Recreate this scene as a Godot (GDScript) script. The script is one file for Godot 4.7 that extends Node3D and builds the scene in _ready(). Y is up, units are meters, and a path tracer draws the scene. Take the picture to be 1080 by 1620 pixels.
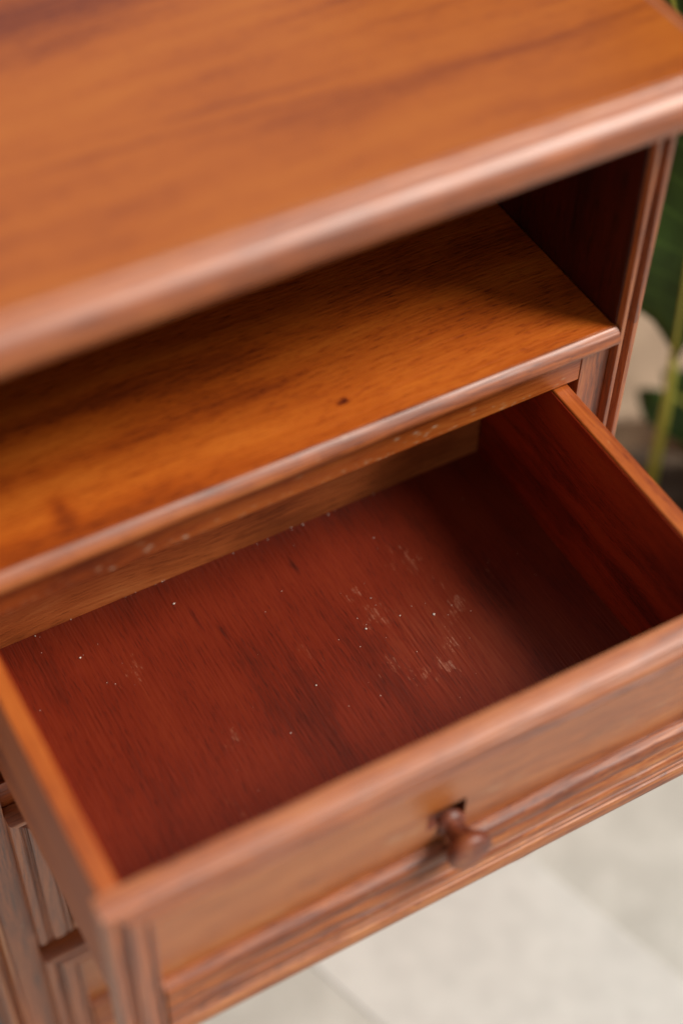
extends Node3D

# ---------------------------------------------------------------- measures (metres; y up, x right along the front, z out of the front)
const FLOOR_Y := -0.60
const IN_L := -0.4135          # inner faces of the side panels
const IN_R := 0.0
const PANEL := 0.0123
const OUT := 0.24              # how far the top drawer is pulled out
var M := {}
var rng := RandomNumberGenerator.new()


func _ready():
	rng.seed = 7
	camera_and_light()
	make_materials()
	setting()
	cabinet()
	plant()
	drawer_dust()


func camera_and_light():
	var cam := Camera3D.new()
	cam.name = "camera"
	cam.position = Vector3(-0.47994, 0.64109, 0.51105)
	cam.rotation_order = EULER_ORDER_YXZ
	cam.rotation = Vector3(-0.86665, -0.53521, 0.0283)
	var lens := CameraAttributesPhysical.new()
	lens.frustum_focal_length = 39.286
	lens.frustum_near = 0.05
	lens.frustum_far = 200.0
	lens.frustum_focus_distance = 0.965
	lens.exposure_aperture = 1.25
	cam.attributes = lens
	cam.fov = 33.98
	cam.near = 0.05
	cam.far = 200.0
	add_child(cam)
	cam.current = true
	var env := Environment.new()
	var sky_mat := ProceduralSkyMaterial.new()
	sky_mat.sky_top_color = Color(0.93, 0.94, 0.96)
	sky_mat.sky_horizon_color = Color(0.48, 0.48, 0.48)
	sky_mat.sky_curve = 0.25
	sky_mat.ground_bottom_color = Color(0.4, 0.38, 0.35)
	sky_mat.ground_horizon_color = Color(0.5, 0.48, 0.45)
	sky_mat.sun_angle_max = 1.0
	var sky := Sky.new()
	sky.sky_material = sky_mat
	env.background_mode = Environment.BG_SKY
	env.sky = sky
	env.background_energy_multiplier = 0.48
	env.tonemap_mode = Environment.TONE_MAPPER_LINEAR
	env.tonemap_exposure = 1.2
	env.sdfgi_enabled = true
	env.ssao_enabled = true
	env.ssil_enabled = true
	var we := WorldEnvironment.new()
	we.name = "world_environment"
	we.environment = env
	add_child(we)
	var sun := DirectionalLight3D.new()
	sun.name = "sun"
	sun.light_energy = 1.15
	sun.light_color = Color(1.0, 0.97, 0.93)
	sun.light_angular_distance = 22.0
	sun.shadow_enabled = true
	add_child(sun)
	sun.look_at_from_position(Vector3(0.74, 1.0, 0.52), Vector3.ZERO)


# ---------------------------------------------------------------- naming and adding
func tag(o: Node, label: String, category := "", group := "", kind := ""):
	if label: o.set_meta("label", label)
	if category: o.set_meta("category", category)
	if group: o.set_meta("group", group)
	if kind: o.set_meta("kind", kind)
	return o


func put(parent: Node, called: String, mesh: Mesh, mat: Material, at := Vector3.ZERO) -> MeshInstance3D:
	var o := MeshInstance3D.new()
	var n := called
	var k := 0
	while parent.has_node(NodePath(n)):
		k += 1
		n = "%s_%03d" % [called, k]
	o.name = n
	o.mesh = mesh
	o.material_override = mat
	o.position = at
	parent.add_child(o, true)
	return o


func holder(parent: Node, called: String, at := Vector3.ZERO) -> Node3D:
	var o := Node3D.new()
	var n := called
	var k := 0
	while parent.has_node(NodePath(n)):
		k += 1
		n = "%s_%03d" % [called, k]
	o.name = n
	o.position = at
	parent.add_child(o, true)
	return o


# ---------------------------------------------------------------- mesh builder
class Shape:
	var v := PackedVector3Array()
	var n := PackedVector3Array()
	var t := PackedVector2Array()
	var ix := PackedInt32Array()

	func p(a: Vector3, b: Vector3, uv: Vector2) -> int:
		v.append(a)
		n.append(b)
		t.append(uv)
		return v.size() - 1

	func tri(a: int, b: int, c: int):
		var g := (v[b] - v[a]).cross(v[c] - v[a])
		if g.length_squared() < 1e-20: return
		if g.dot(n[a] + n[b] + n[c]) > 0.0:
			ix.append_array(PackedInt32Array([a, c, b]))
		else:
			ix.append_array(PackedInt32Array([a, b, c]))

	func quad(a: int, b: int, c: int, d: int):
		tri(a, b, c)
		tri(a, c, d)

	func mesh() -> ArrayMesh:
		var arr := []
		arr.resize(Mesh.ARRAY_MAX)
		arr[Mesh.ARRAY_VERTEX] = v
		arr[Mesh.ARRAY_NORMAL] = n
		arr[Mesh.ARRAY_TEX_UV] = t
		arr[Mesh.ARRAY_INDEX] = ix
		var tg := PackedFloat32Array()
		tg.resize(v.size() * 4)
		for i in v.size():
			var up := Vector3.RIGHT if absf(n[i].x) < 0.9 else Vector3.UP
			var q := (up - n[i] * up.dot(n[i])).normalized()
			tg[i * 4] = q.x
			tg[i * 4 + 1] = q.y
			tg[i * 4 + 2] = q.z
			tg[i * 4 + 3] = 1.0
		arr[Mesh.ARRAY_TANGENT] = tg
		var m := ArrayMesh.new()
		m.add_surface_from_arrays(Mesh.PRIMITIVE_TRIANGLES, arr)
		return m


const TEX := Vector2(0.6, 0.45)   # metres that one wood texture covers


func wood_uv(q: Vector3, k: int, grain: int, off: Vector2) -> Vector2:
	if k == grain:
		return Vector2(q[(grain + 1) % 3] * 0.2, q[(grain + 2) % 3]) / TEX + off
	return Vector2(q[grain], q[3 - k - grain]) / TEX + off


# a board with rounded arrises, grain along one axis
func board(size: Vector3, bevel: float, grain: int, off := Vector2(-1, -1), world_uv := Vector3.INF) -> ArrayMesh:
	var s := Shape.new()
	var h := size / 2.0
	if off.x < 0.0:
		var across := maxf(size[(grain + 1) % 3], size[(grain + 2) % 3])
		off = Vector2(0.5, 0.5)
		off += Vector2(rng.randf_range(-1, 1) * maxf(0.0, 0.5 - size[grain] / TEX.x * 0.5), rng.randf_range(-1, 1) * maxf(0.0, 0.5 - across / TEX.y * 0.5))
	for k in 3:
		var a := (k + 1) % 3
		var b := (k + 2) % 3
		for sg in [-1.0, 1.0]:
			var la := [-h[a], -h[a] + bevel, h[a] - bevel, h[a]]
			var lb := [-h[b], -h[b] + bevel, h[b] - bevel, h[b]]
			var id := []
			for i in 4:
				for j in 4:
					var q := Vector3.ZERO
					q[k] = sg * h[k]
					q[a] = la[i]
					q[b] = lb[j]
					var c := Vector3(clampf(q.x, -h.x + bevel, h.x - bevel), clampf(q.y, -h.y + bevel, h.y - bevel), clampf(q.z, -h.z + bevel, h.z - bevel))
					var d := (q - c).normalized()
					var pos := c + d * bevel
					var uv := wood_uv(pos, k, grain, off) if world_uv == Vector3.INF else Vector2((pos[grain] + world_uv[grain]) / TEX.x, (pos[3 - k - grain] + world_uv[3 - k - grain]) / TEX.y) if k != grain else wood_uv(pos, k, grain, Vector2(0.5, 0.5))
					id.append(s.p(pos, d, uv))
			for i in 3:
				for j in 3:
					s.quad(id[i * 4 + j], id[i * 4 + j + 1], id[i * 4 + j + 5], id[i * 4 + j + 4])
	return s.mesh()


# a closed profile (a, b) swept along a direction; m0 / m1 mitre the ends by the profile's a
func sweep(profile: PackedVector2Array, length: float, da: Vector3, db: Vector3, dl: Vector3, m0 := 0.0, m1 := 0.0, soft := 42.0, off := Vector2(-1, -1)) -> ArrayMesh:
	var s := Shape.new()
	var c := profile.size()
	if off.x < 0.0:
		off = Vector2(rng.randf() * maxf(0.0, 1.0 - length / TEX.x), rng.randf_range(0.05, 0.8))
	var area := 0.0
	for i in c:
		area += profile[i].cross(profile[(i + 1) % c])
	var turn := 1.0 if area > 0.0 else -1.0
	var fn := []
	for i in c:
		var e := profile[(i + 1) % c] - profile[i]
		fn.append(Vector2(e.y, -e.x).normalized() * turn)
	var run := 0.0
	var steps := 1
	for i in c:
		var j := (i + 1) % c
		var before: Vector2 = fn[(i + c - 1) % c]
		var here: Vector2 = fn[i]
		var after: Vector2 = fn[j]
		var n0 := (before + here).normalized() if before.dot(here) > cos(deg_to_rad(soft)) else here
		var n1 := (after + here).normalized() if after.dot(here) > cos(deg_to_rad(soft)) else here
		var w := profile[i].distance_to(profile[j])
		var rows := []
		for e in steps + 1:
			var f := float(e) / steps
			for k in 2:
				var q: Vector2 = profile[i] if k == 0 else profile[j]
				var n2: Vector2 = n0 if k == 0 else n1
				var l: float = lerpf(q.x * m0, length - q.x * m1, f)
				rows.append(s.p(da * q.x + db * q.y + dl * l, (da * n2.x + db * n2.y).normalized(), Vector2(l / TEX.x, (run + w * k) / TEX.y) + off))
		for e in steps:
			s.quad(rows[e * 2], rows[e * 2 + 1], rows[e * 2 + 3], rows[e * 2 + 2])
		run += w
	var ear := Geometry2D.triangulate_polygon(profile)
	for cap in 2:
		var n3 := (dl * (-1.0 if cap == 0 else 1.0))
		var id := []
		for q in profile:
			var l: float = q.x * m0 if cap == 0 else length - q.x * m1
			id.append(s.p(da * q.x + db * q.y + dl * l, n3, Vector2(q.x * 0.2 / TEX.x, q.y / TEX.y) + off))
		for i in range(0, ear.size(), 3):
			s.tri(id[ear[i]], id[ear[i + 1]], id[ear[i + 2]])
	return s.mesh()


# a profile of (radius, height) turned about an axis
func lathe(profile: PackedVector2Array, axis: Vector3, seg := 48, soft := 40.0, us := 0.05) -> ArrayMesh:
	var s := Shape.new()
	var x := axis.cross(Vector3.UP if absf(axis.y) < 0.9 else Vector3.RIGHT).normalized()
	var y := axis.cross(x)
	var fn := []
	for i in profile.size() - 1:
		var e := profile[i + 1] - profile[i]
		fn.append(Vector2(e.y, -e.x).normalized())
	var run := 0.0
	for i in profile.size() - 1:
		var n0: Vector2 = fn[i]
		var n1: Vector2 = fn[i]
		if i > 0 and n0.dot(fn[i - 1]) > cos(deg_to_rad(soft)): n0 = (n0 + fn[i - 1]).normalized()
		if i < fn.size() - 1 and n1.dot(fn[i + 1]) > cos(deg_to_rad(soft)): n1 = (n1 + fn[i + 1]).normalized()
		var w := profile[i].distance_to(profile[i + 1])
		var last := []
		for k in seg + 1:
			var a := TAU * k / seg
			var r := x * cos(a) + y * sin(a)
			var u := a * us / TEX.x
			var now := [s.p(r * profile[i].x + axis * profile[i].y, r * n0.x + axis * n0.y, Vector2(u, run / TEX.y + 0.3)), s.p(r * profile[i + 1].x + axis * profile[i + 1].y, r * n1.x + axis * n1.y, Vector2(u, (run + w) / TEX.y + 0.3))]
			if k > 0: s.quad(last[0], last[1], now[1], now[0])
			last = now
		run += w
	return s.mesh()


# a round stem along a curve
func tube(path: PackedVector3Array, r0: float, r1: float, seg := 10) -> ArrayMesh:
	var s := Shape.new()
	var last := []
	for i in path.size():
		var d := (path[mini(i + 1, path.size() - 1)] - path[maxi(i - 1, 0)]).normalized()
		var x := d.cross(Vector3(0.3, 0.1, 0.9)).normalized()
		var y := d.cross(x)
		var r := lerpf(r0, r1, float(i) / (path.size() - 1))
		var now := []
		for k in seg + 1:
			var a := TAU * k / seg
			var e := x * cos(a) + y * sin(a)
			now.append(s.p(path[i] + e * r, e, Vector2(float(k) / seg * 0.2, float(i) * 0.05)))
		if i > 0:
			for k in seg:
				s.quad(last[k], last[k + 1], now[k + 1], now[k])
		last = now
	return s.mesh()


# ---------------------------------------------------------------- textures
func layer(w: int, h: int, su: float, sv: float, freq: float, sd: int, oct := 3) -> PackedByteArray:
	var f := FastNoiseLite.new()
	f.seed = sd
	f.noise_type = FastNoiseLite.TYPE_SIMPLEX_SMOOTH
	f.frequency = freq
	f.fractal_octaves = oct
	var im := f.get_image(maxi(4, int(w / su)), maxi(4, int(h / sv)), false, false, true)
	im.convert(Image.FORMAT_L8)
	im.resize(w, h, Image.INTERPOLATE_CUBIC)
	return im.get_data()


# marks: [u, v, half length along the grain, half width, strength, kind]; kind 0 darkens, 1 pale bloom, 2 pale grains
func wood(w: int, h: int, sd: int, dark: Color, mid: Color, light: Color, k := {}, marks := []) -> ImageTexture:
	var broad := layer(w, h, k.get("streak", 16.0), 1.0, k.get("streak_freq", 0.012) * 1024.0 / h, sd, 3)
	var fibre := layer(w, h, 22.0, 1.0, 0.2 * 1024.0 / h, sd + 1, 3)
	var pore := layer(w, h, k.get("pore_stretch", 12.0), 1.0, 0.42 * 1024.0 / h, sd + 2, 2)
	var cloud := layer(w, h, 6.0, 4.0, 0.02 * 1024.0 / h, sd + 3, 4)
	var wave := layer(w, h, 8.0, 8.0, 0.02, sd + 4, 2)
	var blot := layer(w, h, 2.0, 1.0, 0.05, sd + 6, 4)
	var kb: float = k.get("broad", 0.8)
	var kf: float = k.get("fibre", 0.35)
	var kc: float = k.get("cloud", 0.5)
	var kp: float = k.get("pore", 0.5)
	var kw: float = k.get("wave", 24.0)
	var bias: float = k.get("bias", 0.0)
	var shade := PackedFloat32Array()
	var pale := PackedFloat32Array()
	shade.resize(w * h)
	pale.resize(w * h)
	var r := RandomNumberGenerator.new()
	r.seed = sd * 31 + 5
	for m in marks:
		if m[5] == 2:
			for i in int(m[4]):
				var x := int((m[0] + r.randfn() * m[2] * 0.5) * w)
				var y := int((m[1] + r.randfn() * m[3] * 0.5) * h)
				var ln := r.randi_range(1, 7)
				var st := r.randf_range(0.05, 0.45) * r.randf_range(0.3, 1.0)
				for j in ln:
					if x + j < 0 or x + j >= w or y < 0 or y >= h or blot[y * w + x + j] < 138: continue
					pale[y * w + x + j] = maxf(pale[y * w + x + j], st)
			continue
		var x0 := clampi(int((m[0] - m[2] * 2.0) * w), 0, w - 1)
		var x1 := clampi(int((m[0] + m[2] * 2.0) * w), 0, w - 1)
		var y0 := clampi(int((m[1] - m[3] * 2.0 - 0.02) * h), 0, h - 1)
		var y1 := clampi(int((m[1] + m[3] * 2.0 + 0.02) * h), 0, h - 1)
		var tilt: float = m[6] if m.size() > 6 else 0.0
		for y in range(y0, y1 + 1):
			for x in range(x0, x1 + 1):
				var du: float = (float(x) / w - m[0]) / m[2]
				var dv: float = (float(y) / h - m[1] - tilt * (float(x) / w - m[0])) / m[3]
				var e: float = m[4] * exp(-du * du * 1.5 - dv * dv * 1.5)
				if e < 0.01: continue
				if m[5] == 0: shade[y * w + x] += e * (0.75 + 0.5 * fibre[y * w + x] / 255.0)
				elif m[5] == 3: pale[y * w + x] += e
				else: pale[y * w + x] += e * clampf((pore[y * w + x] / 255.0 - 0.4) * 3.0, 0.0, 1.0) * clampf((blot[y * w + x] / 255.0 - 0.4) * 4.0, 0.0, 1.0)
	var out := PackedByteArray()
	out.resize(w * h * 3)
	for y in h:
		for x in w:
			var i := y * w + x
			var yy := clampi(y + int((wave[i] / 255.0 - 0.5) * kw), 0, h - 1) * w + x
			var t := 0.5 + bias + (broad[yy] / 255.0 - 0.5) * kb * 1.6 + (fibre[yy] / 255.0 - 0.5) * kf + (cloud[i] / 255.0 - 0.5) * kc * 1.6
			t -= maxf(0.0, pore[yy] / 255.0 - 0.60) * 3.0 * kp + shade[i]
			t = clampf(t, 0.0, 1.0)
			var c := dark.lerp(mid, t * 2.0) if t < 0.5 else mid.lerp(light, t * 2.0 - 1.0)
			if pale[i] > 0.0: c = c.lerp(Color(0.78, 0.72, 0.68), minf(pale[i], k.get("cap", 0.85)) * (1.0 if not k.has("cap") else clampf(0.25 + (fibre[i] / 255.0 - 0.35) * 2.5, 0.15, 1.0)))
			out[i * 3] = int(c.r * 255.0)
			out[i * 3 + 1] = int(c.g * 255.0)
			out[i * 3 + 2] = int(c.b * 255.0)
	return ImageTexture.create_from_image(Image.create_from_data(w, h, false, Image.FORMAT_RGB8, out))


func lacquer(tex: Texture2D, rough: float, bump := 0.25, shine := 0.5) -> StandardMaterial3D:
	var m := StandardMaterial3D.new()
	m.albedo_texture = tex
	m.roughness = rough
	m.metallic_specular = shine
	m.normal_enabled = true
	m.normal_texture = M.grain
	m.normal_scale = bump
	return m


func plain(c: Color, rough := 0.6) -> StandardMaterial3D:
	var m := StandardMaterial3D.new()
	m.albedo_color = c
	m.roughness = rough
	return m


func make_materials():
	# fine relief of open grain
	var a := layer(1024, 1024, 16.0, 1.0, 0.22, 90, 2)
	var im := Image.create_from_data(1024, 1024, false, Image.FORMAT_L8, a)
	im.convert(Image.FORMAT_RGBA8)
	im.bump_map_to_normal_map(1.6)
	M.grain = ImageTexture.create_from_image(im)

	# table top: long soft streaks, some dark
	var tm := []
	var U := func(x): return (x + 0.50) / TEX.x
	var V := func(z): return (z + 0.36) / TEX.y
	tm.append([U.call(-0.22), V.call(-0.081), 0.22, 0.006, 0.2, 0, 0.10])
	tm.append([U.call(-0.22), V.call(-0.069), 0.20, 0.007, 0.2, 0, 0.10])
	tm.append([U.call(-0.09), V.call(-0.0545), 0.16, 0.018, 0.16, 0, 0.0])
	tm.append([U.call(-0.03), V.call(-0.066), 0.12, 0.014, 0.13, 0, 0.0])
	tm.append([U.call(-0.30), V.call(-0.190), 0.35, 0.07, 0.42, 0, 0.0])
	tm.append([U.call(-0.20), V.call(-0.118), 0.10, 0.012, 0.15, 0, 0.05])
	M.top = lacquer(wood(1024, 768, 11, Color(0.40, 0.15, 0.03), Color(0.63, 0.32, 0.07), Color(0.70, 0.40, 0.11), {"broad": 0.2, "fibre": 0.2, "cloud": 0.14, "pore": 0.3, "bias": 0.05, "streak": 26.0, "streak_freq": 0.02}, tm), 0.34, 0.1, 0.6)

	# shelf: fine dark pores
	var sm := []
	sm.append([U.call(-0.1648), V.call(-0.0237), 0.006, 0.0035, 1.0, 0])
	sm.append([U.call(-0.1625), V.call(-0.0250), 0.003, 0.004, 0.9, 0])
	sm.append([U.call(-0.325), V.call(-0.024), 0.012, 0.03, 0.45, 0])
	sm.append([U.call(-0.24), V.call(-0.075), 0.08, 0.05, 0.15, 0])
	M.shelf = lacquer(wood(1536, 1152, 23, Color(0.34, 0.11, 0.02), Color(0.64, 0.29, 0.06), Color(0.76, 0.41, 0.12), {"broad": 0.4, "fibre": 0.35, "cloud": 0.16, "pore": 0.5, "bias": 0.1, "wave": 14.0}, sm), 0.4, 0.35)

	# drawer floor: red-brown, grain from back to front, bloom and dust scuffs
	var fm := []
	var FU := func(z): return (z + 0.20) / TEX.x
	var FV := func(x): return (x + 0.42) / TEX.y
	for q in [[-0.124, -0.019, 90], [-0.120, -0.008, 70], [-0.118, -0.002, 40], [-0.157, 0.014, 110], [-0.162, -0.003, 70], [-0.113, 0.022, 90], [-0.116, 0.031, 40], [-0.080, 0.020, 35], [-0.142, 0.063, 110], [-0.157, 0.064, 45], [-0.166, 0.048, 50], [-0.130, 0.050, 30], [-0.21, 0.02, 20], [-0.27, 0.05, 25], [-0.30, -0.02, 20], [-0.29, 0.09, 25]]:
		fm.append([FU.call(q[1]), FV.call(q[0]), 0.014, 0.012, q[2] * 5, 2])
		fm.append([FU.call(q[1] + 0.004), FV.call(q[0] - 0.004), 0.007, 0.02, q[2], 2])
		fm.append([FU.call(q[1]), FV.call(q[0]), 0.016, 0.016, 0.08 if q[2] > 60 else 0.03, 1])
	for q in [[-0.2536, -0.034, 0.022], [-0.2441, -0.018, 0.014], [-0.185, -0.042, 0.01]]:
		fm.append([FU.call(q[1]), FV.call(q[0]), q[2], 0.0035, 0.28, 0, 0.05])
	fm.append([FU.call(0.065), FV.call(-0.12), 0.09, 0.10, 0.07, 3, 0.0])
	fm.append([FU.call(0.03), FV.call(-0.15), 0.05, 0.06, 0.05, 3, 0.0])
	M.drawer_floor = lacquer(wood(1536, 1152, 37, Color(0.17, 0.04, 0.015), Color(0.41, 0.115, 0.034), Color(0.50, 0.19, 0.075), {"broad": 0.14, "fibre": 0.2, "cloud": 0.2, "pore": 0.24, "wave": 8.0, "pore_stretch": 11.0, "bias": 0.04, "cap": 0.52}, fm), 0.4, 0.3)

	# drawer sides inside
	M.side = lacquer(wood(1024, 768, 41, Color(0.30, 0.06, 0.015), Color(0.63, 0.18, 0.04), Color(0.70, 0.25, 0.06), {"broad": 0.35, "fibre": 0.3, "cloud": 0.2, "pore": 0.3}), 0.45, 0.25)
	# edges, frames and mouldings: lighter, streaked, worn
	var wm := []
	for i in 60:
		wm.append([rng.randf(), rng.randf(), 0.003, 0.003, 10.0, 2])
	for i in 110:
		wm.append([rng.randf(), rng.randf(), rng.randf_range(0.001, 0.004), rng.randf_range(0.0008, 0.0018), rng.randf_range(0.2, 0.55), 3, 0.0])
	M.frame = lacquer(wood(1024, 768, 53, Color(0.36, 0.16, 0.055), Color(0.63, 0.325, 0.118), Color(0.72, 0.46, 0.25), {"broad": 0.4, "fibre": 0.65, "cloud": 0.12, "pore": 0.3, "streak": 26.0}, wm), 0.47, 0.25, 0.8)
	M.frame.clearcoat_enabled = true
	M.frame.clearcoat = 0.22
	M.frame.clearcoat_roughness = 0.36
	M.worn = lacquer(wood(1024, 768, 58, Color(0.34, 0.14, 0.05), Color(0.60, 0.32, 0.13), Color(0.76, 0.50, 0.27), {"broad": 0.4, "fibre": 0.8, "cloud": 0.15, "pore": 0.6, "streak": 26.0}, wm), 0.5, 0.4, 0.6)
	M.edge = lacquer(wood(1024, 768, 57, Color(0.42, 0.15, 0.03), Color(0.64, 0.31, 0.09), Color(0.76, 0.43, 0.17), {"broad": 0.5, "fibre": 0.4, "cloud": 0.2, "pore": 0.3}, wm), 0.42, 0.25, 0.6)
	var rm := []
	for i in 260:
		rm.append([rng.randf(), rng.randf(), 0.004, 0.005, 22.0, 2])
	for q in [[-0.1407, -0.0239], [-0.1165, -0.0262], [-0.3094, -0.0344], [-0.2876, -0.0293], [-0.2681, -0.033], [-0.1286, -0.025], [-0.29, -0.031]]:
		rm.append([(q[0] + 0.5) / TEX.x, (q[1] + 0.2) / TEX.y, 0.0022 / TEX.x, 0.0011 / TEX.y, 0.8, 3, 0.0])
	for i in 70:
		var cx := rng.randf_range(-0.39, -0.02)
		var cy := -0.0353 + absf(rng.randfn()) * 0.0035
		rm.append([(cx + 0.5) / TEX.x, (cy + 0.2) / TEX.y, rng.randf_range(0.0006, 0.0022) / TEX.x, rng.randf_range(0.0003, 0.0008) / TEX.y, rng.randf_range(0.3, 0.7), 3, 0.0])
	M.rail = lacquer(wood(1024, 768, 59, Color(0.38, 0.14, 0.04), Color(0.62, 0.29, 0.09), Color(0.72, 0.40, 0.16), {"broad": 0.4, "fibre": 0.5, "cloud": 0.3, "pore": 0.4}, rm), 0.42, 0.3, 0.6)
	# drawer fronts: greyish worn patches beside the finger hole
	var pm := []
	for q in [[-0.232, -0.106, 0.012, 0.006, 0.75], [-0.176, -0.104, 0.016, 0.006, 0.7], [-0.35, -0.125, 0.03, 0.006, 0.4], [-0.29, -0.122, 0.04, 0.005, 0.35], [-0.10, -0.105, 0.05, 0.006, 0.3]]:
		pm.append([(q[0] + 0.5) / TEX.x, (q[1] + 0.3) / TEX.y, q[2] / TEX.x, q[3] / TEX.y, q[4], 1])
	M.panel = lacquer(wood(1024, 768, 54, Color(0.36, 0.16, 0.055), Color(0.63, 0.34, 0.125), Color(0.74, 0.48, 0.26), {"broad": 0.35, "fibre": 0.45, "cloud": 0.15, "pore": 0.3, "streak": 26.0}, pm), 0.36, 0.25, 0.8)
	M.knob = lacquer(wood(512, 384, 66, Color(0.28, 0.10, 0.035), Color(0.46, 0.20, 0.08), Color(0.58, 0.34, 0.18), {"broad": 0.4, "fibre": 0.7}), 0.5, 0.4, 0.6)
	M.back = lacquer(wood(1024, 768, 67, Color(0.54, 0.27, 0.10), Color(0.76, 0.42, 0.20), Color(0.84, 0.53, 0.29), {"broad": 0.3, "fibre": 0.5, "pore": 0.5}), 0.5, 0.3, 0.5)
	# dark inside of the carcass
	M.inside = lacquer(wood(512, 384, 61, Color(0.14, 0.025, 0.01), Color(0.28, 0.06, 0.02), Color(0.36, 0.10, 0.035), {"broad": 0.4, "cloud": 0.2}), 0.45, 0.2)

	M.floor = [floor_material(1.0), floor_material(0.985), floor_material(1.01)]
	M.mortar = ground_tex(Color(0.40, 0.385, 0.345), Color(0.50, 0.485, 0.44), 77)
	M.ground = ground_material()
	M.leaf = leaf_material(Color(0.038, 0.070, 0.012), 70)
	M.leaf_pale = leaf_material(Color(0.07, 0.13, 0.022), 71)
	M.stem = plain(Color.from_rgba8(176, 178, 70), 0.45)
	M.pot = plain(Color.from_rgba8(150, 125, 100), 0.7)
	M.soil = ground_tex(Color(0.05, 0.032, 0.02), Color(0.12, 0.08, 0.05), 81)
	M.dust = plain(Color(0.85, 0.8, 0.75), 0.9)


func leaf_material(c: Color, sd: int) -> StandardMaterial3D:
	var w := 256
	var cl := layer(w, w, 1.0, 1.0, 0.02, sd, 3)
	var out := PackedByteArray()
	out.resize(w * w * 3)
	for y in w:
		for x in w:
			var u := float(x) / w
			var v := absf(float(y) / w - 0.5) * 2.0
			var vein := absf(fposmod(u * 11.0 - v * 1.6, 1.0) - 0.5) * 2.0
			var k := 0.85 + 0.4 * (cl[y * w + x] / 255.0 - 0.5) + 0.6 * smoothstep(0.82, 1.0, vein) + 1.2 * smoothstep(0.06, 0.0, v)
			var q := Color(c.r * k, c.g * k, c.b * k).linear_to_srgb()
			out[(y * w + x) * 3] = int(clampf(q.r, 0, 1) * 255.0)
			out[(y * w + x) * 3 + 1] = int(clampf(q.g, 0, 1) * 255.0)
			out[(y * w + x) * 3 + 2] = int(clampf(q.b, 0, 1) * 255.0)
	var m := StandardMaterial3D.new()
	m.albedo_texture = ImageTexture.create_from_image(Image.create_from_data(w, w, false, Image.FORMAT_RGB8, out))
	m.roughness = 0.6
	m.metallic_specular = 0.25
	m.backlight_enabled = true
	m.backlight = Color(0.10, 0.16, 0.02)
	m.cull_mode = BaseMaterial3D.CULL_DISABLED
	return m


func ground_tex(a: Color, b: Color, sd: int) -> StandardMaterial3D:
	var w := 512
	var n1 := layer(w, w, 1.0, 1.0, 0.012, sd, 4)
	var n2 := layer(w, w, 1.0, 1.0, 0.15, sd + 1, 3)
	var out := PackedByteArray()
	out.resize(w * w * 3)
	for i in w * w:
		var c := a.lerp(b, clampf(0.5 + (n1[i] / 255.0 - 0.5) * 1.4 + (n2[i] / 255.0 - 0.5) * 0.7, 0, 1)).linear_to_srgb()
		out[i * 3] = int(c.r * 255.0)
		out[i * 3 + 1] = int(c.g * 255.0)
		out[i * 3 + 2] = int(c.b * 255.0)
	var m := StandardMaterial3D.new()
	m.albedo_texture = ImageTexture.create_from_image(Image.create_from_data(w, w, false, Image.FORMAT_RGB8, out))
	m.roughness = 0.9
	m.uv1_triplanar = true
	m.uv1_world_triplanar = true
	m.uv1_scale = Vector3(2, 2, 2)
	return m


func ground_material() -> StandardMaterial3D:
	return ground_tex(Color(0.22, 0.15, 0.095), Color(0.36, 0.25, 0.165), 75)


# pale trowelled concrete, 1.6 m across, with soft cracks
func floor_material(tone: float) -> StandardMaterial3D:
	var w := 512
	var n1 := layer(w, w, 1.0, 1.0, 0.012, 62, 4)
	var n2 := layer(w, w, 1.0, 1.0, 0.05, 63, 4)
	var n4 := layer(w, w, 1.0, 1.0, 0.018, 65, 3)
	var out := PackedByteArray()
	out.resize(w * w * 3)
	for y in w:
		for x in w:
			var i := y * w + x
			var k := 1.0 + (n1[i] / 255.0 - 0.5) * 0.08 + (n2[i] / 255.0 - 0.5) * 0.16
			k -= 0.03 * smoothstep(0.035, 0.0, absf(n1[i] / 255.0 - 0.52)) * smoothstep(0.45, 0.7, n4[i] / 255.0)
			k *= tone
			var c2 := Color(0.53 * k, 0.515 * k, 0.48 * k).linear_to_srgb()
			out[i * 3] = int(clampf(c2.r, 0, 1) * 255.0)
			out[i * 3 + 1] = int(clampf(c2.g, 0, 1) * 255.0)
			out[i * 3 + 2] = int(clampf(c2.b, 0, 1) * 255.0)
	var m := StandardMaterial3D.new()
	m.albedo_texture = ImageTexture.create_from_image(Image.create_from_data(w, w, false, Image.FORMAT_RGB8, out))
	m.roughness = 0.75
	m.uv1_triplanar = true
	m.uv1_world_triplanar = true
	m.uv1_scale = Vector3(1.2, 1.2, 1.2)
	return m


# ---------------------------------------------------------------- setting
func setting():
	paving()
	var s := Shape.new()
	var g := 40.0
	s.quad(s.p(Vector3(-g, 0, -g), Vector3.UP, Vector2(0, 0)), s.p(Vector3(g, 0, -g), Vector3.UP, Vector2(1, 0)), s.p(Vector3(g, 0, g), Vector3.UP, Vector2(1, 1)), s.p(Vector3(-g, 0, g), Vector3.UP, Vector2(0, 1)))
	var o := put(self, "ground", s.mesh(), M.ground, Vector3(0, FLOOR_Y - 0.10, 0))
	tag(o, "pale taupe sandy ground behind the pale paved floor", "ground", "", "structure")


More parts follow.
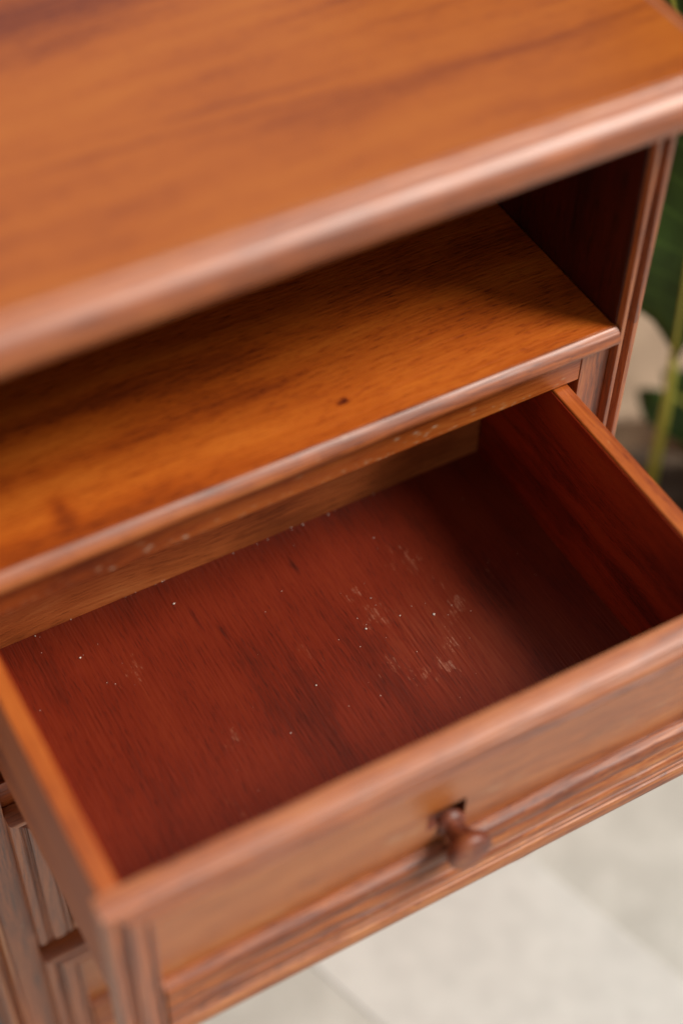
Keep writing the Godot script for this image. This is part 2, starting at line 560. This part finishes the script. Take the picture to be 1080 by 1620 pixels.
# long pale paving slabs laid askew to the cabinet, in a bed of mortar
func paving():
	var bed := board(Vector3(6.0, 0.12, 4.27), 0.002, 0)
	var o := put(self, "floor", bed, M.mortar, Vector3(0, FLOOR_Y - 0.0615, 1.865))
	tag(o, "pale off white paving of long slabs under the cabinet", "floor", "", "structure")
	var d := Vector2(0.30, 0.954)
	var n := Vector2(0.954, -0.30)
	var slabs := []
	for k in 3: slabs.append(board(Vector3(0.1945, 0.03, 0.794), 0.003, 2))
	var r := RandomNumberGenerator.new()
	r.seed = 12
	for i in range(-13, 13):
		for j in range(-1, 5):
			var c := n * (0.112 + 0.2 * i) + d * (0.05 + 0.8 * j + 0.27 * (posmod(i, 3) - 1))
			if c.y < 0.16 - absf(c.x) * 0.0 or absf(c.x) > 2.6 or c.y > 3.4: continue
			var p := put(o, "paving_slab", slabs[r.randi() % 3], M.floor[r.randi() % 3], Vector3(c.x, 0.0465 + r.randf_range(-0.0006, 0.0006), c.y - 1.865))
			p.rotation.y = atan2(d.x, d.y)


# ---------------------------------------------------------------- the cabinet
var cab: Node3D


func at_board(parent: Node, called: String, lo: Vector3, hi: Vector3, bevel: float, grain: int, mat: Material, off := Vector2(-1, -1), world_uv := Vector3.INF) -> MeshInstance3D:
	var mid := (lo + hi) / 2.0
	var w := world_uv
	if w != Vector3.INF: w += mid
	return put(parent, called, board(hi - lo, bevel, grain, off, w), mat, mid)


func cabinet():
	cab = holder(self, "cabinet", Vector3(0, FLOOR_Y, 0))
	tag(cab, "stained wooden cabinet with open shelf and its top drawer pulled out", "cabinet")
	var body := holder(cab, "hold")
	cab.remove_child(body)
	body.free()
	var up := Vector3(0, -FLOOR_Y, 0)      # cabinet coordinates start on the floor
	var back := -0.33

	# top: a panel with a moulded nosing on its front and sides
	at_board(cab, "top_panel", Vector3(-0.428, 0.1444, back - 0.01) + up, Vector3(0.0275, 0.1664, 0.0025) + up, 0.0004, 0, M.top, Vector2(-1, -1), Vector3(0.50, 0, 0.36) - Vector3(0, up.y, 0))
	var nose := PackedVector2Array([Vector2(0.0175, 0.0), Vector2(0.0175, 0.0216), Vector2(0.0165, 0.0221), Vector2(0.0150, 0.0221), Vector2(0.0140, 0.0212), Vector2(0.0120, 0.0206), Vector2(0.0085, 0.0196), Vector2(0.0052, 0.0176), Vector2(0.0025, 0.0146), Vector2(0.0007, 0.0108), Vector2(0.0, 0.0070), Vector2(0.0006, 0.0034), Vector2(0.0025, 0.0009), Vector2(0.0048, 0.0)])
	put(cab, "top_nosing", sweep(nose, 0.428 + 0.0275 + 0.035, Vector3.FORWARD, Vector3.UP, Vector3.RIGHT, 1, 1, 46), M.frame, Vector3(-0.428 - 0.0175, 0.1444, 0.02) + up)
	put(cab, "top_nosing", sweep(nose, 0.0025 + 0.0175 - back + 0.01, Vector3.LEFT, Vector3.UP, Vector3.FORWARD, 1, 0, 46), M.frame, Vector3(0.0275 + 0.0175, 0.1444, 0.02) + up)
	put(cab, "top_nosing", sweep(nose, 0.0025 + 0.0175 - back + 0.01, Vector3.RIGHT, Vector3.UP, Vector3.FORWARD, 1, 0, 46), M.frame, Vector3(-0.428 - 0.0175, 0.1444, 0.02) + up)

	# side panels with a beaded and coved front edge
	var bead := PackedVector2Array([Vector2(0, back), Vector2(0, -0.0012), Vector2(0.0005, -0.0003), Vector2(0.0016, 0.0), Vector2(0.0030, -0.0003), Vector2(0.0037, -0.0016), Vector2(0.0042, -0.0045), Vector2(0.0052, -0.0060), Vector2(0.0066, -0.0060), Vector2(0.0076, -0.0045), Vector2(0.0081, -0.0014), Vector2(0.0087, -0.0002), Vector2(0.0097, 0.0), Vector2(0.0112, 0.0), Vector2(0.0120, -0.0005), Vector2(PANEL, -0.0014), Vector2(PANEL, back)])
	var ph := 0.1440 - FLOOR_Y
	put(cab, "side_panel", sweep(bead, ph, Vector3.RIGHT, Vector3.BACK, Vector3.UP), M.frame, Vector3(IN_R, 0, 0.0005))
	put(cab, "side_panel", sweep(bead, ph, Vector3.LEFT, Vector3.BACK, Vector3.UP), M.frame, Vector3(IN_L, 0, 0.0005))
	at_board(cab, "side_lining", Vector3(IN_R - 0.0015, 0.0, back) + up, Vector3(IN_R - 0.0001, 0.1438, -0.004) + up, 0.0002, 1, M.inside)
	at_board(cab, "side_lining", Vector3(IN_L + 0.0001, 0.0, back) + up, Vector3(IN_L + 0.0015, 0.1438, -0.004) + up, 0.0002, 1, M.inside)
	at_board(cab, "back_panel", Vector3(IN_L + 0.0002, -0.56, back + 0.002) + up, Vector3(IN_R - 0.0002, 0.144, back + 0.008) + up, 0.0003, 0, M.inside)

	# shelf over the drawers, with a rounded nosing
	at_board(cab, "shelf", Vector3(IN_L + 0.002, -0.0111, back + 0.009) + up, Vector3(IN_R - 0.002, 0.0, -0.0035) + up, 0.0003, 0, M.shelf, Vector2(-1, -1), Vector3(0.50, 0, 0.36) - Vector3(0, up.y, 0))
	var lip := PackedVector2Array([Vector2(0.0085, 0.0), Vector2(0.0085, 0.0108), Vector2(0.0060, 0.0110), Vector2(0.0053, 0.0109), Vector2(0.0046, 0.0104), Vector2(0.0028, 0.0086), Vector2(0.0011, 0.0064), Vector2(0.0003, 0.0046), Vector2(0.0, 0.0034), Vector2(0.0003, 0.0020), Vector2(0.0012, 0.0010), Vector2(0.0030, 0.0)])
	put(cab, "shelf_nosing", sweep(lip, IN_R - IN_L - 0.0013, Vector3.FORWARD, Vector3.UP, Vector3.RIGHT, 0, 0, 46), M.frame, Vector3(IN_L + 0.0005, -0.0110, 0.0030) + up)

	# face frame
	var zf := -0.005
	for s in [[IN_R - 0.0195, IN_R - 0.0006], [IN_L + 0.0006, IN_L + 0.0195]]:
		at_board(cab, "stile", Vector3(s[0], -0.585, zf - 0.018) + up, Vector3(s[1], -0.0113, zf) + up, 0.0005, 1, M.frame)
	var rails := [[-0.0355, -0.0113], [-0.2135, -0.189], [-0.3905, -0.366], [-0.585, -0.545]]
	for i in 4:
		at_board(cab, "rail", Vector3(IN_L + 0.0197, rails[i][0], zf - 0.0185) + up, Vector3(IN_R - 0.0197, rails[i][1], zf - (0.0003 if i == 0 else 0.006)) + up, 0.0006, 0, M.rail, Vector2(-1, -1), Vector3(0.50, 0.2 - up.y, 0) if i == 0 else Vector3.INF)
	for k in 3:
		for s in [0, 1]:
			var rx0: float = [IN_R - 0.028, IN_L + 0.0197][s]
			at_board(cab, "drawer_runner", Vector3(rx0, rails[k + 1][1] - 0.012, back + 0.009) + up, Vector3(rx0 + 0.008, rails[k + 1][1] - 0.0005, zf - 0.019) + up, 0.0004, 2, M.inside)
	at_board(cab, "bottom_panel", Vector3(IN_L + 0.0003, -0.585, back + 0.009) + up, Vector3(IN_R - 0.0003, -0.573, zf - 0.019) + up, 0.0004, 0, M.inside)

	# drawers: the top one pulled out, two closed below
	var top := drawer(Vector3(0, 0, 0.17305) + up)
	top.set_meta("label", "open top drawer, empty and dusty inside")
	for y in [-0.177, -0.354]:
		var d := top.duplicate()
		d.name = "drawer_%03d" % (1 if y > -0.2 else 2)
		cab.add_child(d, true)
		d.position = Vector3(0, y, 0.0035) + up
		d.set_meta("label", "closed drawer below the open one" if y > -0.2 else "closed drawer at the bottom")


# frame profile: a from the outer edge inwards, b outwards from the panel's face
func frame_profile() -> PackedVector2Array:
	var p := PackedVector2Array([Vector2(0.0, -0.0065), Vector2(0.0, 0.0060), Vector2(0.0008, 0.0070), Vector2(0.0022, 0.0075), Vector2(0.0045, 0.0072)])
	p.append_array(PackedVector2Array([Vector2(0.0056, 0.0064), Vector2(0.0060, 0.0052), Vector2(0.0066, 0.0052), Vector2(0.0069, 0.0062), Vector2(0.0078, 0.0070), Vector2(0.0087, 0.0062), Vector2(0.0090, 0.0052), Vector2(0.0096, 0.0052), Vector2(0.0100, 0.0064)]))
	p.append_array(PackedVector2Array([Vector2(0.0116, 0.0073), Vector2(0.0146, 0.0075), Vector2(0.0174, 0.0072), Vector2(0.0187, 0.0063), Vector2(0.0190, 0.0050), Vector2(0.0197, 0.0050), Vector2(0.0200, 0.0060), Vector2(0.0212, 0.0068), Vector2(0.0228, 0.0062), Vector2(0.0236, 0.0034), Vector2(0.0240, 0.0), Vector2(0.0240, -0.0065)]))
	return p


# origin: the front plane of the drawer, at the height of the shelf's top
func drawer(at: Vector3) -> Node3D:
	var d := holder(cab, "drawer", at)
	var L := -0.39413
	var Rr := -0.0215
	var yt := -0.0360
	var yb := -0.18704
	var zp := -0.0075            # face of the recessed panel
	var bz := 0.15883 - 0.17305  # back of the front
	var xl := -0.39051
	var xr := -0.02566
	var t := 0.01113
	var yf := -0.14692
	var bk := -0.0684 - 0.17305
	var pr := frame_profile()
	var W := Rr - L
	var H := yt - yb
	put(d, "frame_rail", sweep(pr, W, Vector3.DOWN, Vector3.BACK, Vector3.RIGHT, 1, 1), M.frame, Vector3(L, yt, zp))
	# the wide reeded lower rail, a measured upwards from the bottom edge
	var lr := PackedVector2Array([Vector2(0.0, -0.0065), Vector2(0.0, 0.0056), Vector2(0.0012, 0.0069), Vector2(0.0045, 0.0074), Vector2(0.0090, 0.0074), Vector2(0.0120, 0.0068), Vector2(0.0128, 0.0049), Vector2(0.0138, 0.0049), Vector2(0.0144, 0.0064), Vector2(0.0158, 0.0070), Vector2(0.0180, 0.0069), Vector2(0.0190, 0.0055), Vector2(0.0200, 0.0055), Vector2(0.0206, 0.0069), Vector2(0.0235, 0.0075), Vector2(0.0265, 0.0074), Vector2(0.0282, 0.0063), Vector2(0.0288, 0.0046), Vector2(0.0300, 0.0046), Vector2(0.0306, 0.0063), Vector2(0.0325, 0.0072), Vector2(0.0360, 0.0075), Vector2(0.0395, 0.0070), Vector2(0.0414, 0.0059), Vector2(0.0418, 0.0044), Vector2(0.0432, 0.0044), Vector2(0.0438, 0.0060), Vector2(0.0460, 0.0074), Vector2(0.0500, 0.0079), Vector2(0.0535, 0.0070), Vector2(0.0552, 0.0053), Vector2(0.0558, 0.0), Vector2(0.0558, -0.0065)])
	put(d, "lower_rail", sweep(lr, W - 0.0482, Vector3.UP, Vector3.BACK, Vector3.RIGHT), M.worn, Vector3(L + 0.0241, yb, zp))
	put(d, "frame_stile", sweep(pr, H, Vector3.RIGHT, Vector3.BACK, Vector3.UP, 0, 1), M.frame, Vector3(L, yb, zp))
	put(d, "frame_stile", sweep(pr, H, Vector3.LEFT, Vector3.BACK, Vector3.UP, 0, 1), M.frame, Vector3(Rr, yb, zp))
	# recessed panel, pierced by a square finger hole above the knob
	var x0 := L + 0.0241
	var x1 := Rr - 0.0241
	var y0 := yb + 0.0559
	var y1 := yt - 0.0241
	var hx0 := -0.2195
	var hx1 := -0.1965
	var hy0 := -0.1150
	var hy1 := -0.0995
	var s := Shape.new()
	var xs := [x0, hx0, hx1, x1]
	var ys := [y0, hy0, hy1, y1]
	for i in 3:
		for j in 3:
			if i == 1 and j == 1: continue
			var id := []
			for c in [[0, 0], [1, 0], [1, 1], [0, 1]]:
				var q := Vector3(xs[i + c[0]], ys[j + c[1]], zp)
				id.append(s.p(q, Vector3.BACK, Vector2((q.x + 0.5) / TEX.x, (q.y + 0.3) / TEX.y)))
			s.quad(id[0], id[1], id[2], id[3])
	var hd := Vector3(0, 0, -0.0058)
	put(d, "front_panel", s.mesh(), M.panel)
	s = Shape.new()
	for e in [[Vector3(hx0, hy0, zp), Vector3(hx0, hy1, zp), Vector3.RIGHT], [Vector3(hx1, hy0, zp), Vector3(hx1, hy1, zp), Vector3.LEFT], [Vector3(hx0, hy0, zp), Vector3(hx1, hy0, zp), Vector3.UP], [Vector3(hx0, hy1, zp), Vector3(hx1, hy1, zp), Vector3.DOWN]]:
		s.quad(s.p(e[0], e[2], Vector2(0.2, 0.2)), s.p(e[1], e[2], Vector2(0.24, 0.2)), s.p(e[1] + hd, e[2], Vector2(0.24, 0.21)), s.p(e[0] + hd, e[2], Vector2(0.2, 0.21)))
	s.quad(s.p(Vector3(hx0, hy0, zp) + hd, Vector3.BACK, Vector2(0.2, 0.2)), s.p(Vector3(hx1, hy0, zp) + hd, Vector3.BACK, Vector2(0.24, 0.2)), s.p(Vector3(hx1, hy1, zp) + hd, Vector3.BACK, Vector2(0.24, 0.22)), s.p(Vector3(hx0, hy1, zp) + hd, Vector3.BACK, Vector2(0.2, 0.22)))
	put(d, "finger_hole", s.mesh(), M.knob)
	at_board(d, "front_board", Vector3(L + 0.0003, yb + 0.0003, bz), Vector3(Rr - 0.0003, yt - 0.0001, zp - 0.0063), 0.0006, 0, M.frame)
	# box
	for q in [[xl, xl + t - 0.0008, xl + t - 0.0007, xl + t], [xr - t + 0.0008, xr, xr - t, xr - t + 0.0007]]:
		at_board(d, "side_board", Vector3(q[0], yf - 0.014, bk - 0.011), Vector3(q[1], yt - 0.0015, bz - 0.0002), 0.0012, 2, M.edge)
		at_board(d, "side_lining", Vector3(q[2], yf - 0.012, bk - 0.010), Vector3(q[3], yt - 0.0030, bz - 0.0002), 0.0003, 2, M.side)
	at_board(d, "back_board", Vector3(xl + t + 0.0001, yf - 0.010, bk - 0.0105), Vector3(xr - t - 0.0001, yt - 0.004, bk), 0.0008, 0, M.back)
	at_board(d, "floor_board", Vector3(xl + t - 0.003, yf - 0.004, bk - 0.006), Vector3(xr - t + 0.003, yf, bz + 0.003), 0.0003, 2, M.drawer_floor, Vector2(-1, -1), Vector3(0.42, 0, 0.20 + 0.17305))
	# turned knob
	var kp := PackedVector2Array([Vector2(0.0085, -0.003), Vector2(0.0085, 0.0008), Vector2(0.0078, 0.0018), Vector2(0.0062, 0.0028), Vector2(0.0060, 0.0060), Vector2(0.0066, 0.0085), Vector2(0.0086, 0.0112), Vector2(0.0110, 0.0136), Vector2(0.0122, 0.0156), Vector2(0.0126, 0.0175), Vector2(0.0124, 0.0196), Vector2(0.0117, 0.0207), Vector2(0.0106, 0.0212), Vector2(0.0056, 0.0216), Vector2(0.0002, 0.0217)])
	put(d, "knob", lathe(kp, Vector3.BACK), M.knob, Vector3(-0.2045, -0.1190, zp))
	return d


# ---------------------------------------------------------------- plant beside the cabinet
func plant():
	var base := Vector3(0.205, FLOOR_Y, -0.130)
	var pot := holder(self, "plant_pot", base)
	tag(pot, "taupe clay plant pot on the floor right of the cabinet", "plant pot")
	var pp := PackedVector2Array([Vector2(0.0008, 0.0000), Vector2(0.0600, 0.0000), Vector2(0.0656, 0.0060), Vector2(0.0864, 0.1720), Vector2(0.0896, 0.1760), Vector2(0.0944, 0.1790), Vector2(0.0960, 0.2070), Vector2(0.0928, 0.2120), Vector2(0.0880, 0.2100), Vector2(0.0848, 0.1820), Vector2(0.0832, 0.1720)])
	put(pot, "pot_wall", lathe(pp, Vector3.UP, 64), M.pot)
	var s := Shape.new()
	var last := []
	for i in 9:
		var now := []
		for k in 33:
			var a := TAU * k / 32.0
			var r := 0.0845 * i / 8.0
			now.append(s.p(Vector3(cos(a) * r, 0.178 + rng.randf_range(0, 0.008) * float(i < 8 and k < 32), sin(a) * r), Vector3.UP, Vector2(cos(a), sin(a)) * r))
		if i > 0:
			for k in 32: s.quad(last[k], last[k + 1], now[k + 1], now[k])
		last = now
	tag(put(self, "soil", s.mesh(), M.soil, base), "dark brown potting soil filling the taupe pot", "soil")
	var pl := holder(self, "leafy_plant", base + Vector3(0, 0.180, 0))
	tag(pl, "tall green plant with large wavy leaves growing from the taupe pot", "plant")
	# leaves in world space: foot of the blade, its tip, the blade's upward side, half width
	var o := pl.position
	leaf(pl, Vector3(0.199, -0.241, -0.15), Vector3(0.205, 0.03, -0.19), Vector3(-0.55, 0.25, 0.75), 0.054, o, M.leaf, 3, Vector3(0.207, 0, -0.15))
	leaf(pl, Vector3(0.30, -0.05, -0.12), Vector3(0.33, 0.22, -0.05), Vector3(-0.5, 0.5, 0.6), 0.08, o, M.leaf, 4)
	leaf(pl, Vector3(0.21, -0.02, -0.22), Vector3(0.115, 0.21, -0.23), Vector3(-0.4, 0.4, 0.8), 0.075, o, M.leaf, 5)
	leaf(pl, Vector3(0.27, 0.12, -0.24), Vector3(0.22, 0.40, -0.30), Vector3(-0.5, 0.4, 0.7), 0.09, o, M.leaf, 6)
	leaf(pl, Vector3(0.36, 0.03, -0.27), Vector3(0.47, 0.26, -0.30), Vector3(-0.4, 0.6, 0.6), 0.08, o, M.leaf_pale, 7)
	leaf(pl, Vector3(0.25, 0.10, -0.34), Vector3(0.20, 0.38, -0.42), Vector3(-0.6, 0.2, 0.7), 0.095, o, M.leaf, 21)
	leaf(pl, Vector3(0.33, 0.16, -0.30), Vector3(0.36, 0.46, -0.36), Vector3(-0.6, 0.3, 0.7), 0.095, o, M.leaf, 22)
	leaf(pl, Vector3(0.30, 0.24, -0.22), Vector3(0.26, 0.55, -0.26), Vector3(-0.6, 0.3, 0.7), 0.10, o, M.leaf_pale, 23)
	leaf(pl, Vector3(0.40, 0.10, -0.22), Vector3(0.52, 0.34, -0.18), Vector3(-0.5, 0.5, 0.6), 0.09, o, M.leaf, 24)
	leaf(pl, Vector3(0.18, 0.18, -0.36), Vector3(0.08, 0.44, -0.46), Vector3(-0.4, 0.3, 0.8), 0.09, o, M.leaf, 25)
	leaf(pl, Vector3(0.33, -0.16, -0.10), Vector3(0.46, -0.05, 0.02), Vector3(0.0, 1.0, 0.3), 0.07, o, M.leaf_pale, 8)
	leaf(pl, Vector3(0.30, -0.22, -0.08), Vector3(0.33, -0.26, 0.09), Vector3(-0.1, 1.0, 0.3), 0.05, o, M.leaf, 9)
	leaf(pl, Vector3(0.250, -0.350, -0.20), Vector3(0.285, -0.370, -0.02), Vector3(-0.3, 1.0, 0.2), 0.042, o, M.leaf, 10)


func leaf(pl: Node3D, foot: Vector3, tip: Vector3, face: Vector3, half: float, o: Vector3, mat: Material, sd: int, from := Vector3.INF):
	var r := RandomNumberGenerator.new()
	r.seed = sd
	var root := Vector3(o.x + r.randf_range(0.03, 0.065), o.y, o.z + r.randf_range(-0.03, 0.03))
	if from != Vector3.INF: root = Vector3(from.x, o.y, from.z)
	var out := (foot - root)
	var path := PackedVector3Array()
	for i in 13:
		var f := i / 12.0
		var q := root.lerp(foot, f)
		q += Vector3(0, 1, 0) * out.length() * 0.12 * sin(f * PI) - Vector3(out.x, 0, out.z) * 0.25 * sin(f * PI)
		path.append(q - o)
	put(pl, "stem", tube(path, 0.0048, 0.0034), M.stem)
	var along := tip - foot
	var side := along.cross(face).normalized()
	var up := side.cross(along).normalized()
	var s := Shape.new()
	var rows := 20
	var cols := 12
	var last := []
	var mid := PackedVector3Array()
	for i in rows + 1:
		var f := float(i) / rows
		var w := half * (pow(sin(PI * pow(f * 0.97 + 0.03, 0.72)), 0.75) if from == Vector3.INF else maxf(0.02, sin(PI * pow(f, 0.9))))
		var now := []
		for j in cols + 1:
			var e := float(j) / cols * 2.0 - 1.0
			var wave := sin(f * 13.0 + sd) * 0.016 * absf(e) * absf(e) + sin(f * 21.0 + sd * 2.0 + e * 2.0) * 0.006 * absf(e)
			var q := foot + along * (f - (0.10 if from == Vector3.INF else 0.0) * absf(e) * (1.0 - f)) + side * (e * w * (1.0 + 0.13 * sin(f * 17.0 + sd))) + up * (absf(e) * w * 0.28 + wave + sin(f * PI) * 0.03 - 0.02 * f)
			now.append(s.p(q - o, up, Vector2(f, e * 0.5 + 0.5)))
			if j == cols / 2 and i < rows: mid.append(q - o - up * 0.0005)
		if i > 0:
			for j in cols: s.quad(last[j], last[j + 1], now[j + 1], now[j])
		last = now
	var nn := PackedVector3Array()
	nn.resize(s.v.size())
	for i in range(0, s.ix.size(), 3):
		var g := (s.v[s.ix[i + 2]] - s.v[s.ix[i]]).cross(s.v[s.ix[i + 1]] - s.v[s.ix[i]])
		for k in 3: nn[s.ix[i + k]] += g
	for i in nn.size(): nn[i] = nn[i].normalized() if nn[i].length() > 0.0 else up
	s.n = nn
	var b := put(pl, "leaf", s.mesh(), mat)
	put(b, "midrib", tube(mid, 0.0026, 0.0008, 6), M.stem)


# ---------------------------------------------------------------- crumbs of dust lying in the open drawer
func drawer_dust():
	var s := Shape.new()
	var y := -0.14692
	var r := RandomNumberGenerator.new()
	r.seed = 99
	var spots := []
	for q in [[-0.3237, -0.0406], [-0.2146, 0.041], [-0.1467, -0.0665], [-0.26, -0.05], [-0.17, 0.02], [-0.13, 0.03]]: spots.append([q[0], q[1], 0.0009])
	for i in 18: spots.append([r.randf_range(-0.37, -0.16) + r.randf() * 0.1, -0.0684 + r.randf() * r.randf() * 0.004, r.randf_range(0.0002, 0.0007)])
	for i in 36: spots.append([r.randf_range(-0.37, -0.06), r.randf_range(-0.06, 0.15), r.randf_range(0.00015, 0.00045)])
	for i in 22: spots.append([-0.15 + r.randfn() * 0.03, 0.03 + r.randfn() * 0.03, r.randf_range(0.0002, 0.0005)])
	for q in spots:
		var c := Vector3(q[0], y + q[2] * 0.5, q[1])
		var id := []
		for k in 6:
			var d: Vector3 = [Vector3.RIGHT, Vector3.FORWARD, Vector3.LEFT, Vector3.BACK, Vector3.UP, Vector3.DOWN][k]
			id.append(s.p(c + d * q[2] * r.randf_range(0.5, 1.3) * (0.5 if k > 3 else 1.0), d, Vector2.ZERO))
		for k in 4:
			s.tri(id[k], id[(k + 1) % 4], id[4])
			s.tri(id[k], id[(k + 1) % 4], id[5])
	tag(put(self, "dust_specks", s.mesh(), M.dust), "tiny pale dust specks scattered over the open drawer's floor", "dust", "", "stuff")
